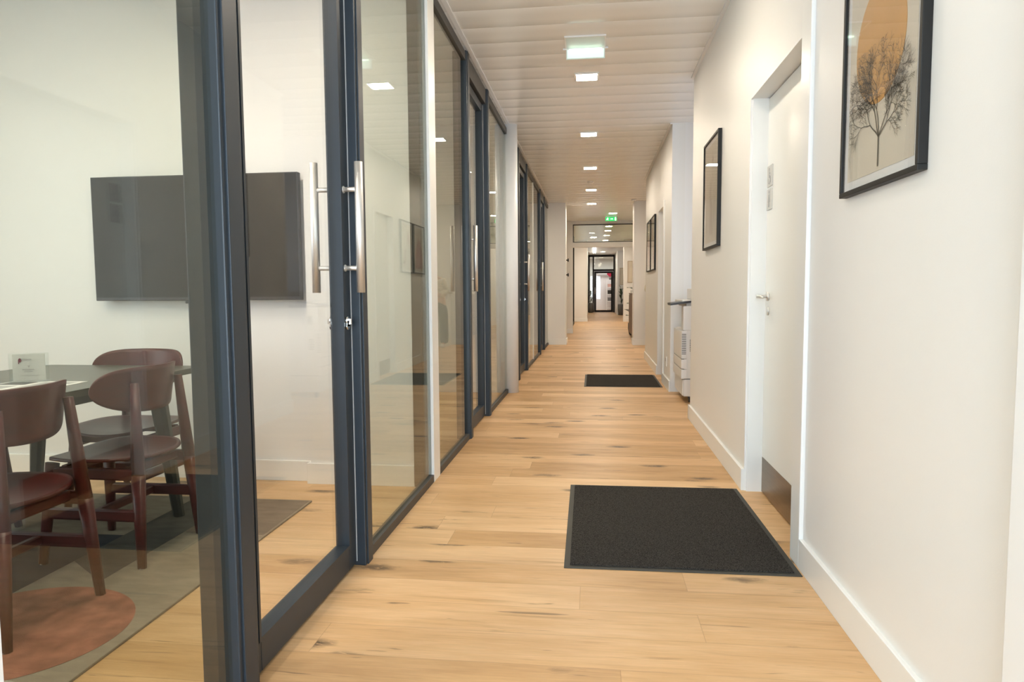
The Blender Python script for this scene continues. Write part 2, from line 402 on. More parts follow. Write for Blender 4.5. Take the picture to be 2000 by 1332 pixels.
# --- door 1 on the right (accessible toilet door)
struct('trim_3', MB().box(.838, 2.86, 0, .857, 2.985, 2.30, .005), M['trim'], 'white upright door trim at the near side of the toilet door', 'trim')
struct('trim_4', MB().box(.822, .55, 0, .857, 1.44, 2.30, .004), M['whitepaint'], 'white upright panel edge at the far right of the view', 'trim')
struct('trim_5', MB().box(WX + .01, 3.955, 0, .99, 3.972, 2.19), M['trim'], 'white lining on the far jamb of the toilet door', 'trim')
d = thing('door_1', 'white flush toilet door with a bronze kick plate and two grey pictogram plates', 'door', (.948, 2.985, 0), kind='structure')
MB().box(0, 0, .008, .045, .97, 2.185, .002).build('door_leaf', M['trim'], d)
MB().box(-.003, .01, .01, 0, .955, .205).build('kick_plate', M['bronze'], d, 'brushed bronze kick plate')
hd = MB(); hd.cyl((0, .90, 1.11), (-.010, .90, 1.11), .025); hd.cyl((-.008, .90, 1.11), (-.055, .90, 1.11), .0085)
hd.bar((-.055, .905, 1.11), (-.058, .775, 1.108), .009, .009, .009, .007)
hd.cyl((0, .90, 1.03), (-.006, .90, 1.03), .024)
smooth(hd.build('door_handle', M['steel'], d, 'brushed steel lever handle'))
for z0, kind in ((1.705, 0), (1.580, 1)):
    s = MB().box(-.006, .852, z0, 0, .955, z0 + .112, .002).build('sign_plate', mat('sign_plate_%d' % kind, (.60, .585, .56), .4), d, 'grey wheelchair pictogram plate' if kind == 0 else 'grey pictogram plate with a standing figure')
    g = MB(); X = -.0075; cy = .905
    def dot(y, z, r):
        g.poly([(X, y + r * math.cos(a * math.pi / 8), z + r * math.sin(a * math.pi / 8)) for a in range(16)], (.001, 0, 0))
    if kind == 0:
        dot(cy + .004, z0 + .092, .009)
        g.box(X, cy, z0 + .045, X + .001, cy + .008, z0 + .082); g.box(X, cy - .022, z0 + .045, X + .001, cy + .008, z0 + .052)
        g.box(X, cy - .018, z0 + .066, X + .001, cy + .004, z0 + .072); g.box(X, cy - .026, z0 + .02, X + .001, cy - .019, z0 + .052)
        n = 20
        for i in range(n - 3):
            a0 = (i + 4) * 2 * math.pi / n; a1 = a0 + 2 * math.pi / n
            g.poly([(X, cy + .002 + q * math.cos(a), z0 + .036 + q * math.sin(a)) for q, a in ((.025, a0), (.025, a1), (.020, a1), (.020, a0))], (.001, 0, 0))
    else:
        dot(cy, z0 + .094, .009)
        g.poly([(X, cy - .009, z0 + .082), (X, cy + .009, z0 + .082), (X, cy + .020, z0 + .040), (X, cy - .020, z0 + .040)], (.001, 0, 0))
        g.box(X, cy - .009, z0 + .014, X + .001, cy - .002, z0 + .04); g.box(X, cy + .002, z0 + .014, X + .001, cy + .009, z0 + .04)
    g.build('pictogram', M['greyprint'], s)
# --- door 2 on the right
d = thing('door_2', 'white recessed door beyond the copier', 'door', (.935, 8.62, 0), kind='structure')
MB().box(0, 0, .008, .045, .78, 2.185).build('door_leaf', M['trim'], d)
MB().box(-.003, .01, .01, 0, .77, .205).build('kick_plate', M['bronze'], d, 'grey metal kick plate')
struct('trim_6', MB().box(WX - .016, 8.53, 0, WX + .001, 8.62, 2.24, .003), M['trim'], 'white upright trim beside the door beyond the copier', 'trim')

# ------------------------------------------------------------------ glass partition on the left
nwin = [4]
def pane(y0, y1, label, joint=None, ztop=2.90):
    o = thing('window_%d' % nwin[0], label, 'glass pane', (GX, y0, 0), kind='structure'); nwin[0] += 1
    L_ = y1 - y0
    f = MB(); f.box(-.022, 0, 0, .020, L_, .045, .002); f.box(-.022, 0, ztop - .03, .020, L_, ztop + .035, .002)
    f.build('window_frame', M['framedark'], o)
    MB().box(-.005, .0, .045, .005, L_, ztop - .03).build('glass', M['glass'], o)
    if joint is not None: MB().box(-.008, joint - .012, .045, .010, joint + .012, ztop - .03).build('joint', M['trim'], o, 'pale vertical joint')
    return o
def post(y0, y1, label, n):
    b = MB(); b.box(-1.058, y0, 0, -.950, y1, 2.945, .004)
    b.box(-.952, y0 + .018, 0, -.944, y1 - .018, 2.945, .002)
    return struct('trim_%d' % n, b, M['frame'], label, 'post')
pane(.964, 1.68, 'near greenish glass pane of the meeting room, showing chairs and table')
post(1.68, 1.785, 'nearest blue-grey upright post of the partition', 7)
post(2.705, 2.797, 'blue-grey upright post beyond the first steel pull handle', 8)
pane(2.797, 3.972, 'tall glass pane between the first pull handle and the slim white upright')
pane(4.13, 5.165, 'tall glass pane just beyond the slim white upright')
post(5.165, 5.275, 'blue-grey post on the near side of the second glass door', 9)
post(6.15, 6.255, 'dark post on the far side of the second glass door', 10)
pane(6.255, 7.46, 'glass pane in front of the round white column')
post(8.66, 8.79, 'dark post on the near side of the third glass door', 11)
pane(7.46, 8.66, 'glass pane hidden mostly behind the round white column')
post(9.78, 9.88, 'dark post on the far side of the third glass door', 12)
pane(9.88, 12.20, 'far glass pane with a pale vertical joint', joint=1.13)
post(12.20, 12.31, 'dark post on the near side of the fourth glass door', 13)
post(13.22, 13.32, 'dark post on the far side of the fourth glass door', 14)
pane(13.32, 14.5, 'last glass pane before the white pier')

def bar_handle(parent, x, y, side, zb=1.147, zt=1.662, zs=(1.245, 1.555), xf=-.99):
    h = MB(); h.cyl((x, y, zb), (x, y, zt), .0165, n=28)
    for z in zs: h.cyl((xf, y, z), (x, y, z), .0095, n=18); h.cyl((xf, y, z), (xf + .004 * side, y, z), .014, n=18)
    return h.build('door_handle', M['steel'], parent, 'brushed steel pull bar')
def gdoor(n, y0, y1, far_handle, label):
    """framed glass leaf; front face at -.99, back at -1.045"""
    o = thing('door_%d' % n, label, 'glass door', (0, 0, 0), kind='structure')
    xb, xf = -1.045, -.990; st = .082; g0 = y0 + .006; g1 = y1 - .006
    f = MB()
    f.box(xb, g0, .012, xf, g0 + st, 2.80, .004); f.box(xb, g1 - st, .012, xf, g1, 2.80, .004)
    f.box(xb, g0 + st, .012, xf, g1 - st, .118, .004); f.box(xb, g0 + st, 2.73, xf, g1 - st, 2.80, .004)
    # glazing beads
    for a, b_ in ((xf - .004, xf + .003),):
        f.box(a, g0 + st - .012, .106, b_, g0 + st, 2.74); f.box(a, g1 - st, .106, b_, g1 - st + .012, 2.74)
        f.box(a, g0 + st, .106, b_, g1 - st, .118)
    f.build('leaf_frame', M['frame'], o)
    MB().box(-1.022, g0 + st - .01, .11, -1.012, g1 - st + .01, 2.74).build('glass', M['glass_clear'], o)
    hf = MB(); hf.box(-1.058, y0, 2.81, -.962, y1, 2.945, .003)
    hf.build('header', M['framedark'], o, 'dark header above the leaf')
    yh = (g1 - .052) if far_handle else (g0 + .052)
    bar_handle(o, -.925, yh, 1, xf=xf); bar_handle(o, -1.110, yh, -1, xf=xb)
    for xs, sd in ((xf, 1), (xb, -1)):
        c = MB(); c.cyl((xs, yh, 1.035), (xs + sd * .010, yh, 1.035), .016); c.cyl((xs, yh, 1.012), (xs + sd * .010, yh, 1.012), .014)
        c.box(xs, yh - .014, 1.012, xs + sd * .010, yh + .014, 1.035); c.box(xs + sd * .008, yh - .003, 1.02, xs + sd * .022, yh + .003, 1.042)
        c.build('lock_cylinder', M['chrome'], o, 'nickel lock cylinder')
    br_ = MB(); br_.box(xf + .0005, g1 + .0005, .02, xf + .004, g1 + .005, 2.8)
    br_.build('brush_seal', M['greyprint'], o, 'pale brush seal')
gdoor(3, 1.785, 2.705, True, 'nearest glass door with slate frame, steel pull bars and round lock')
gdoor(4, 5.275, 6.15, False, 'second glass door with slate frame, between the white upright and the column')
gdoor(5, 8.79, 9.78, True, 'third glass door with dark frame, just beyond the white column')
gdoor(6, 12.31, 13.22, False, 'fourth and furthest glass door with dark frame')
# round column
cl = MB(); cl.cyl((-.925, 7.66, 0), (-.925, 7.66, H), .078, n=40)
tag(smooth(cl.build('round_column', M['whitepaint'])), 'round white column standing against the glass partition', 'column')

# ------------------------------------------------------------------ ceiling lamps, signs
lamp0 = None
for x, y, lb in ((-.065, 6.04, 'nearest square ceiling light, in front of the hanging sign plate'), (-.065, 8.22, 'second square ceiling light from the camera'), (-.06, 10.45, 'third square ceiling light from the camera'),
                 (-.055, 12.7, 'fourth square ceiling light from the camera'), (-.05, 14.7, 'fifth and thinnest looking ceiling light on the corridor line'), (.445, 16.6, 'square ceiling light above the green exit sign'),
                 (.42, 19.9, 'ceiling light seen topmost through the transom'), (.42, 21.4, 'ceiling light second from top through the transom'), (.42, 23.2, 'ceiling light third from top through the transom'),
                 (-.01, 23.9, 'ceiling light left of centre through the transom'), (.42, 25.5, 'ceiling light lowest through the transom'), (.42, 33.0, 'ceiling light seen just above the far black door'),
                 (-.065, 3.8, 'square ceiling light above the near floor mat, above the view'),):
    if lamp0 is None:
        t = thing('ceiling_light', lb, 'ceiling light', (x, y, H), group='square ceiling lights'); lamp0 = t
        f = MB()
        for a in ((-.105, -.105, .105, -.088), (-.105, .088, .105, .105), (-.105, -.088, -.088, .088), (.088, -.088, .105, .088)): f.box(a[0], a[1], -.010, a[2], a[3], .004, .002)
        f.build('frame', M['trim'], t); MB().box(-.088, -.088, -.006, .088, .088, .002).build('diffuser', M['lamp'], t)
    else:
        t = copy_tree(lamp0); t.location = (x, y, H); t['label'] = lb
for x, lb in ((-.03, 'left of two thin linear lights on the far ceiling'), (.06, 'right of two thin linear lights on the far ceiling')):
    tag(MB().box(x - .02, 28.5, H - .05, x + .02, 33.5, H - .005).build('linear_light', M['strip']), lb, 'ceiling light', 'linear lights far down the corridor')
# lamps of the meeting rooms; the first room's are unseen, added to brighten it
mlamp = None
for x, y, lb in ((-1.7, 2.7, 'unseen square lamp added to brighten the meeting room, nearest the first glass door'), (-1.7, 1.3, 'unseen square lamp added to brighten the meeting room, beside the near glass pane'), (-3.3, 2.2, 'unseen square lamp added to brighten the meeting room, over the left side of the table'), (-2.5, 1.0, 'unseen square lamp added to brighten the near end of the meeting room'), (-2.6, 6.0, 'square lamp in the second meeting room'), (-2.6, 9.4, 'square lamp in the third meeting room'), (-2.6, 12.8, 'square lamp in the fourth meeting room'), (2.2, 13.0, 'square lamp in the side passage')):
    t = copy_tree(lamp0); t.location = (x, y, H); t['label'] = lb; t['group'] = 'square lamps in the side rooms'

t = thing('emergency_light', 'ceiling plate with a hanging pale aqua sign panel, nearest the camera', 'sign', (-.067, 5.33, H))
MB().box(-.145, -.24, -.006, .145, .0, .002, .002).build('ceiling_plate', M['exitpale'], t)
f = MB()
for a in ((-.150, -.245, .150, -.235), (-.150, -.01, .150, .004), (-.150, -.235, -.140, -.01), (.140, -.235, .150, -.01)): f.box(a[0], a[1], -.010, a[2], a[3], .002)
f.box(-.17, -.006, -.016, .17, .006, -.004)
f.build('frame', M['trim'], t)
g = MB().box(-.138, -.003, -.080, .138, .004, -.014, .001); g.build('sign_panel', M['exitglass'], t, 'pale aqua hanging panel')
e = MB(); e.box(-.146, -.004, -.088, .146, .005, -.080); e.box(-.146, -.004, -.080, -.138, .005, -.014); e.box(.138, -.004, -.080, .146, .005, -.014)
e.build('panel_edge', M['exitpale'], t)
MB().box(-.12, -.012, -.024, .12, -.004, -.014).build('light_bar', M['exitwhite'], t, 'white lit bar')

t = thing('exit_sign', 'small lit green exit sign with running figure, arrow and door', 'sign', (.42, 17.3, H))
MB().box(-.14, -.02, -.115, .14, .02, -.02, .003).build('housing', M['exitgreen'], t)
MB().box(-.13, -.012, -.02, .13, .012, -.0005).build('mount', M['trim'], t)
yv = -.0225
def q(nm_, *pts): MB().poly([(a, yv, b) for a, b in pts], (0, .002, 0)).build(nm_, M['exitwhite'], t)
q('door_symbol', (.092, -.105), (.118, -.105), (.118, -.03), (.092, -.03))
q('arrow_symbol', (-.02, -.072), (.02, -.072), (.02, -.085), (.042, -.0665), (.02, -.048), (.02, -.061), (-.02, -.061))
q('figure_head', (-.092, -.038), (-.082, -.030), (-.074, -.038), (-.082, -.047))
q('running_figure', (-.105, -.052), (-.070, -.050), (-.060, -.064), (-.078, -.062), (-.084, -.078), (-.066, -.090), (-.072, -.102), (-.080, -.094), (-.096, -.082), (-.112, -.098), (-.118, -.090), (-.100, -.070), (-.112, -.064))
for x, y, lb in ((-.06, 11.75, 'small round detector between the third and fourth ceiling lights'), (.80, 14.2, 'small round detector at the right ceiling edge')):
    m_ = MB().lathe([(.055, 0), (.055, -.012), (.04, -.03), (.015, -.035)]); o = m_.build('smoke_detector', M['trim']); o.location = (x, y, H)
    tag(smooth(o), lb, 'smoke detector')
# ceiling edge trims
struct('trim_15', MB().box(-.955, .964, H - .012, -.925, 14.5, H - .0005), M['whitepaint'], 'pale ceiling edge trim along the glass partition', 'trim')
struct('trim_16', MB().box(.83, -3.0, H - .012, .856, 6.195, H - .0005), M['whitepaint'], 'pale ceiling edge trim along the right wall', 'trim')
struct('trim_17', MB().box(.83, 7.82, H - .012, .856, 11.63, H - .0005), M['whitepaint'], 'pale ceiling edge trim beyond the copier bay', 'trim')

# ------------------------------------------------------------------ floor mats
def floor_mat_thing(x0, y0, x1, y1, rot, label):
    t = thing('floor_mat', label, 'mat', ((x0 + x1) / 2, (y0 + y1) / 2, 0), rot, 'dark entrance mats')
    a, b = (x1 - x0) / 2, (y1 - y0) / 2
    MB().box(-a, -b, 0, a, b, .004, .0015).build('rubber_edge', M['rubber'], t)
    MB().box(-a + .025, -b + .025, .003, a - .025, b - .025, .010, .002).build('pile', M['mat'], t)
floor_mat_thing(-.128, 2.768, .826, 3.985, math.radians(.6), 'large charcoal floor mat in front of the toilet door')
floor_mat_thing(-.115, 8.155, .81, 9.32, 0, 'smaller looking charcoal floor mat beyond the copier')

# ------------------------------------------------------------------ pictures on the right wall
def picture(y0, y1, z0, z1, label, art, group=None, fm='black', bw=.016, depth=.026, border=.03):
    """hangs on the wall x=WX facing -x; local origin at lower near corner"""
    t = thing('framed_picture', label, 'picture', (WX, y0, z0), group=group)
    W_, H_ = y1 - y0, z1 - z0
    f = MB(); f.box(-depth, 0, 0, 0, W_, bw, .002); f.box(-depth, 0, H_ - bw, 0, W_, H_, .002)
    f.box(-depth, 0, bw, 0, bw, H_ - bw, .002); f.box(-depth, W_ - bw, bw, 0, W_, H_ - bw, .002)
    f.build('frame', M[fm], t)
    MB().box(-.014, bw, bw, -.010, W_ - bw, H_ - bw).build('paper', M['paper'], t)
    p = MB().box(-.0155, bw + border, bw + border, -.0142, W_ - bw - border, H_ - bw - border).build('print', M['creamprint'], t)
    art(t, W_, H_, p)
    MB().box(-.0215, bw, bw, -.0205, W_ - bw, H_ - bw).build('glass', M['glass_pic'], t)
    return t
def art_sun(t, W_, H_, p):
    cy, cz, r = 2.215 - 1.925, 1.880 - 1.455, .178
    g = MB(); g.poly([(-.0168, cy + r * math.cos(a * math.pi / 40), cz + r * math.sin(a * math.pi / 40)) for a in range(80)], (.0012, 0, 0))
    g.build('sun_disc', M['orangeprint'], t, 'large ochre disc')
    rnd = random.Random(3); g = MB()
    def seg(a, b, w0, w1):
        d = Vector((b[0] - a[0], b[1] - a[1])); n = Vector((-d.y, d.x)).normalized()
        X = -.0173
        try: g.bm.faces.new([g.bm.verts.new((X, a[0] + n.x * w0, a[1] + n.y * w0)), g.bm.verts.new((X, b[0] + n.x * w1, b[1] + n.y * w1)),
                        g.bm.verts.new((X, b[0] - n.x * w1, b[1] - n.y * w1)), g.bm.verts.new((X, a[0] - n.x * w0, a[1] - n.y * w0))])
        except Exception: pass
    lo, hi = .05, W_ - .05
    def grow(p0, ang, ln, w, dep):
        n_ = 3; p = p0; a_ = ang
        for k in range(n_):
            a_ += rnd.uniform(-.22, .22)
            p2 = (p[0] + ln / n_ * math.cos(a_), p[1] + ln / n_ * math.sin(a_))
            if not (lo < p2[0] < hi) or p2[1] < .085 or p2[1] > .43: return
            seg(p, p2, w * (1 - .08 * k), w * (1 - .08 * (k + 1))); p = p2
            if dep > 0 and k < n_ - 1 and dep < 6:
                grow(p, a_ + rnd.choice((-1, 1)) * rnd.uniform(.5, .95), ln * rnd.uniform(.45, .65), max(.00045, w * .55), dep - 2 if dep > 1 else 0)
        if dep <= 0: return
        for sg in (-1, 1):
            grow(p, a_ + sg * rnd.uniform(.18, .50), ln * rnd.uniform(.70, .88), max(.00050, w * .68), dep - 1)
    fork = (cy - .012, 1.600 - 1.455)
    seg((cy - .012, .058), fork, .0042, .0036)
    for a_, l_, w_ in ((158, .062, .0026), (122, .075, .0024), (96, .085, .0026), (66, .088, .0030), (40, .080, .0024)):
        grow(fork, math.radians(a_), l_, w_, 6)
    g.build('tree_drawing', M['treeprint'], t, 'dark bare tree silhouette')
def art_figure(t, W_, H_, p):
    g = MB(); X = -.0166
    g.poly([(X, W_ * .40, .10), (X, W_ * .60, .10), (X, W_ * .57, .30), (X, W_ * .63, .42), (X, W_ * .52, .50), (X, W_ * .50, .36), (X, W_ * .42, .30)], (.001, 0, 0))
    g.poly([(X, W_ * .42, .56), (X, W_ * .50, .60), (X, W_ * .47, .68), (X, W_ * .40, .64)], (.001, 0, 0))
    g.build('painted_shape', M['tanprint'], t, 'taupe brush shape')
    g = MB(); X = -.0172
    for k in range(3):
        pr = None
        for i in range(20):
            z = .07 + i * .030; y = W_ * (.22 + .07 * k) + .035 * math.sin(i * .35 + k)
            if pr: g.bm.faces.new([g.bm.verts.new(c) for c in ((X, pr[0] - .0015, pr[1]), (X, pr[0] + .0015, pr[1]), (X, y + .0015, z), (X, y - .0015, z))])
            pr = (y, z)
    g.build('line_drawing', M['greydark'], t, 'thin grey lines')
def art_blush(t, W_, H_, p):
    g = MB(); X = -.0166
    g.poly([(X, W_ * .15, .08), (X, W_ * .85, .08), (X, W_ * .8, .30), (X, W_ * .62, .52), (X, W_ * .42, .58), (X, W_ * .2, .35)], (.001, 0, 0))
    g.build('painted_shape', M['pinkprint'], t, 'blush painted shape')
def art_pale(t, W_, H_, p):
    g = MB(); X = -.0166
    g.poly([(X, W_ * .25, .10), (X, W_ * .48, .12), (X, W_ * .45, .34), (X, W_ * .3, .38)], (.001, 0, 0))
    g.poly([(X, W_ * .52, .42), (X, W_ * .8, .45), (X, W_ * .75, .60), (X, W_ * .58, .62)], (.001, 0, 0))
    g.build('painted_shape', M['pinkprint'], t, 'small blush shapes')
picture(1.905, 2.475, 1.455, 2.255, 'large black framed picture of an ochre sun above a bare tree', art_sun)
picture(4.82, 5.44, 1.447, 2.235, 'black framed picture with a taupe figure, between the toilet door and the copier', art_figure)
picture(9.72, 10.36, 1.43, 2.20, 'nearer of two black framed pictures hung side by side', art_pale, 'pair of pictures beyond the copier')
picture(10.44, 11.10, 1.43, 2.20, 'further of two black framed pictures hung side by side', art_blush, 'pair of pictures beyond the copier')
# two pale pictures far away, facing the camera
for (x0, x1, y, z0, z1), lb in (((1.21, 1.39, 25.2, 1.42, 2.20), 'pale framed picture on the pier above the walnut cabinet'), ((1.18, 1.37, 32.2, 1.40, 2.18), 'pale framed picture furthest down the corridor on the right')):
    t = thing('framed_picture', lb, 'picture', (x0, y, z0)); W_, H_ = x1 - x0, z1 - z0
    f = MB(); f.box(0, -.03, 0, W_, 0, .02); f.box(0, -.03, H_ - .02, W_, 0, H_); f.box(0, -.03, .02, .02, 0, H_ - .02); f.box(W_ - .02, -.03, .02, W_, 0, H_ - .02)
    f.build('frame', M['lightwood'], t); MB().box(.02, -.015, .02, W_ - .02, -.005, H_ - .02).build('print', M['creamprint'], t)

# wall socket
t = thing('wall_socket', 'small white socket low on the wall before the door beyond the copier', 'socket', (WX, 8.15, .25))
MB().box(-.010, 0, 0, 0, .075, .115, .003).build('plate', M['trim'], t)
MB().box(-.012, .018, .06, -.009, .057, .098).build('socket_face', M['greyprint'], t)

# ------------------------------------------------------------------ copier
t = thing('photocopier', 'white office photocopier standing in the wall bay', 'photocopier', (.905, 7.02, 0))
b = MB(); b.box(.0, .0, .07, .62, .68, .245, .006); b.build('paper_cabinet', M['copier'], t)
b = MB(); b.box(.0, .005, .25, .62, .68, .742, .008); b.build('body', M['copier'], t)
b = MB(); b.box(-.012, .005, .742, .62, .15, .985, .008); b.build('side_column', M['copier'], t)
b = MB(); b.box(.34, .15, .742, .62, .68, .985, .004); b.build('rear_housing', M['copier'], t)
b = MB()
b.box(-.028, -.005, .25, .03, .67, .345, .006); b.build('drawer', M['copier'], t)
b = MB(); b.box(-.028, -.005, .352, .03, .67, .445, .006); b.build('drawer', M['copier'], t)
b = MB(); b.box(-.028, -.005, .452, .03, .67, .735, .010); b.build('front_cover', M['copier'], t)
b = MB(); b.box(-.012, .02, .075, .0, .66, .238, .004); b.build('cabinet_door', M['copier'], t)
b = MB()
for i in range(12): b.box(-.024, -.0065, .50 + i * .018, .018, -.0045, .508 + i * .018)
b.build('vent', M['greydark'], t, 'dark front ventilation slits'); b = MB()
for i in range(7): b.box(.055, .003, .50 + i * .018 + .03, .115, .0055, .508 + i * .018 + .03)
b.build('vent', M['greydark'], t, 'dark side ventilation slits')
MB().box(.0, -.001, .245, .62, .004, .2505).build('seam', M['greydark'], t, 'dark seam above the paper cabinet')
b = MB(); b.box(.065, .001, .80, .125, .006, .90, .001); b.build('side_panel', M['copiergrey'], t)
b = MB(); b.box(.078, -.001, .83, .108, .003, .885, .001); b.build('power_switch', M['plastic_black'], t)
b = MB(); b.box(.16, -.003, .30, .60, .006, .96, .003); b.build('side_door', M['copier'], t)
b = MB(); b.box(-.02, .04, 1.008, .62, .66, 1.045, .006); b.build('scanner_lid', M['copier'], t)
b = MB(); b.bar((-.135, .17, 1.004), (.24, .17, 1.052), .16, .013); b.build('control_panel', M['plastic_black'], t, 'black tilted control panel')
b = MB(); b.box(.02, .02, .98, .60, .66, 1.010); b.build('scanner_neck', M['copiergrey'], t)
b = MB(); b.box(.10, .10, 1.045, .60, .60, 1.16, .01); b.build('document_feeder', M['copier'], t)
for x in (.07, .55):
    for y in (.07, .60):
        MB().cyl((x - .012, y, .030), (x + .012, y, .030), .030, n=18).build('caster', M['plastic_black'], t)
        
for x in (.07, .55):
    for y in (.07, .60): MB().box(x - .018, y - .018, .045, x + .018, y + .018, .075).build('caster_fork', M['greydark'], t)
# ------------------------------------------------------------------ coat hooks, cabinet, plants far away
for z, lb in ((1.80, 'upper round black wall knob on the left pier'), (1.485, 'lower round black wall knob on the left pier')):
    t = thing('wall_hook', lb, 'hook', (-.594, 14.8, z), group='black wall knobs on the pier')
    MB().cyl((0, 0, 0), (.03, 0, 0), .012).build('stem', M['black'], t)
    k = MB().cyl((.03, 0, 0), (.055, 0, 0), .035); k.build('knob', M['black'], t)

t = thing('cabinet', 'dark walnut cabinet on the right in front of the cross partition', 'cabinet', (.895, 15.9, 0))
MB().box(.0, 0, .08, .38, 1.75, 1.05, .004).build('body', M['wood_dark'], t)
MB().box(-.01, -.01, 1.05, .39, 1.76, 1.075, .003).build('top', M['wood_dark'], t)
for k in range(3): MB().box(-.012, .02 + k * .575, .10, .0, .575 + k * .575, 1.03, .002).build('door', M['wood_dark'], t)
for x in (.03, .33):
    for y in (.05, 1.68): MB().bar((x, y, 0), (x, y, .08), .015).build('leg', M['wood_dark'], t)
tag(MB().box(.95, 16.0, 1.076, 1.2, 16.5, 1.12, .01).build('document_tray', M['paper']), 'white tray lying on the walnut cabinet', 'tray')

def leaf_blade(mb, base_, tip, w, droop=.1):
    p0 = Vector(base_); p1 = Vector(tip); d = p1 - p0; sd = d.cross(Vector((0, 0, 1)))
    sd = sd.normalized() if sd.length > 1e-4 else Vector((1, 0, 0))
    n = 7; L0 = []; R0 = []; M0 = []
    for i in range(n):
        s = i / (n - 1); c = p0 + d * s + Vector((0, 0, -droop * s * s)); ww = w * math.sin(math.pi * (s * .86 + .07)) ** .8
        L0.append(mb.bm.verts.new(c + sd * ww)); R0.append(mb.bm.verts.new(c - sd * ww)); M0.append(mb.bm.verts.new(c - Vector((0, 0, ww * .25))))
    for i in range(n - 1):
        mb.bm.faces.new((L0[i], L0[i + 1], M0[i + 1], M0[i])).smooth = True; mb.bm.faces.new((M0[i], M0[i + 1], R0[i + 1], R0[i])).smooth = True
def plant(loc, pot_r, pot_h, hgt, n, spread, seed, label, w=.035, group=None, lean=(0, 0)):
    t = thing('potted_plant', label, 'plant', loc, group=group); rnd = random.Random(seed)
    MB().lathe([(pot_r * .8, 0), (pot_r, pot_h * .5), (pot_r, pot_h), (pot_r * .9, pot_h), (pot_r * .9, pot_h - .03)]).build('pot', M['pot'], t)
    MB().lathe([(pot_r * .89, pot_h - .04), (pot_r * .89, pot_h - .03)]).build('soil', M['soil'], t)
    st = MB(); lf = MB()
    for k in range(max(3, n // 5)):
        a = rnd.uniform(0, 6.28); st.cyl((0, 0, pot_h - .04), (.3 * spread * math.cos(a), .3 * spread * math.sin(a), pot_h + (hgt - pot_h) * .8), .01, .005, 8)
    st.build('stem', M['leaf'], t)
    for k in range(n):
        a = rnd.uniform(0, 6.28); z = pot_h + (hgt - pot_h) * (.05 + .85 * k / n); r = .12 * spread
        b0 = (r * math.cos(a), r * math.sin(a), z); q_ = spread * rnd.uniform(.6, 1)
        leaf_blade(lf, b0, (q_ * math.cos(a) + lean[0], q_ * math.sin(a) + lean[1], z + rnd.uniform(.1, .3)), w)
    lf.build('leaves', M['leaf'], t)
plant((1.02, 17.98, 0), .14, .30, 1.35, 14, .34, 5, 'dark green plant whose leaves show beside the walnut cabinet', .08)
plant((1.24, 31.85, 0), .15, .50, 1.35, 22, .15, 8, 'leafy plant in a grey planter at the far right', .035)
plant((-.16, 35.5, 0), .12, .50, 1.15, 16, .13, 11, 'small dark plant in a grey planter left of the far black door', .035)

# ------------------------------------------------------------------ far black framed door
t = thing('door_7', 'black framed glass door at the far end of the corridor', 'door', (0, 36.0, 0), kind='structure')
f = MB()
f.box(-.30, -.03, 0, -.22, .05, H); f.box(1.00, -.03, 0, 1.075, .05, H); f.box(-.22, -.03, 2.88, 1.0, .05, H); f.box(-.075, -.03, 0, 0.0, .05, 2.88)
f.box(-.0, -.03, 2.14, 1.0, .05, 2.24); f.box(-.22, -.03, 0, -.075, .05, .06)
f.build('outer_frame', M['black'], t)
f = MB(); f.box(.005, -.02, .01, .115, .04, 2.13); f.box(.885, -.02, .01, .995, .04, 2.13); f.box(.115, -.02, .01, .885, .04, .11); f.box(.115, -.02, 2.03, .885, .04, 2.13)
f.build('leaf_frame', M['black'], t)
g = MB(); g.box(.115, .005, .11, .885, .012, 2.03); g.build('glass', M['glass_clear'], t)
g = MB(); g.box(-.22, .005, .06, -.075, .012, 2.88); g.build('side_glass', M['glass'], t)
g = MB(); g.box(.0, .005, 2.24, 1.0, .012, 2.88); g.build('transom_glass', M['glass'], t)
h = MB(); h.cyl((.06, -.06, .95), (.06, -.06, 1.3), .012); h.cyl((.06, -.02, 1.0), (.06, -.06, 1.0), .01); h.cyl((.06, -.02, 1.25), (.06, -.06, 1.25), .01)
h.build('door_handle', M['steel'], t, 'steel door handle')
# things in the end room
t = thing('open_shelf', 'white open shelf unit seen through the far door', 'shelf', (.72, 39.9, 0))
f = MB()
for x in (0, .42): f.box(x, 0, 0, x + .03, .35, 1.75)
f.build('side', M['trim'], t)
for z in (.1, .5, .9, 1.3, 1.72): MB().box(.03, 0, z, .42, .35, z + .03).build('shelf_board', M['trim'], t)
for z, h_, m_, lb in ((.93, .22, 'black', 'dark box on the middle board of the far shelf'), (.53, .2, 'greydark', 'grey box on the lower board of the far shelf'), (1.33, .18, 'pinkprint', 'pink box on the upper board of the far shelf')):
    tag(MB().box(.79, 39.95, z, 1.05, 40.15, z + h_, .004).build('storage_box', M[m_]), lb, 'box')
plant((.93, 40.05, 1.751), .07, .14, .38, 10, .14, 4, 'little dark plant on top of the far shelf', .03)
b = MB(); pts = []
for i in range(28):
    a = i * 2 * math.pi / 28; pts.append((.017 * 16 * math.sin(a) ** 3 * .62, 0, .017 * (13 * math.cos(a) - 5 * math.cos(2 * a) - 2 * math.cos(3 * a) - math.cos(4 * a)) * .62))
b.poly(pts, (0, .08, 0)); o = b.build('heart_balloon', M['red']); o.location = (.88, 38.2, 2.02)
tag(o, 'red heart shaped balloon seen through the far door', 'balloon')
t = thing('air_conditioner', 'white wall unit near the ceiling beyond the far door', 'air conditioner', (.2, 40.58, 2.0))
MB().box(0, -.2, 0, 1.0, 0, .26, .02).build('housing', M['paper'], t); MB().box(.04, -.205, .03, .96, -.199, .06).build('vent', M['greydark'], t)

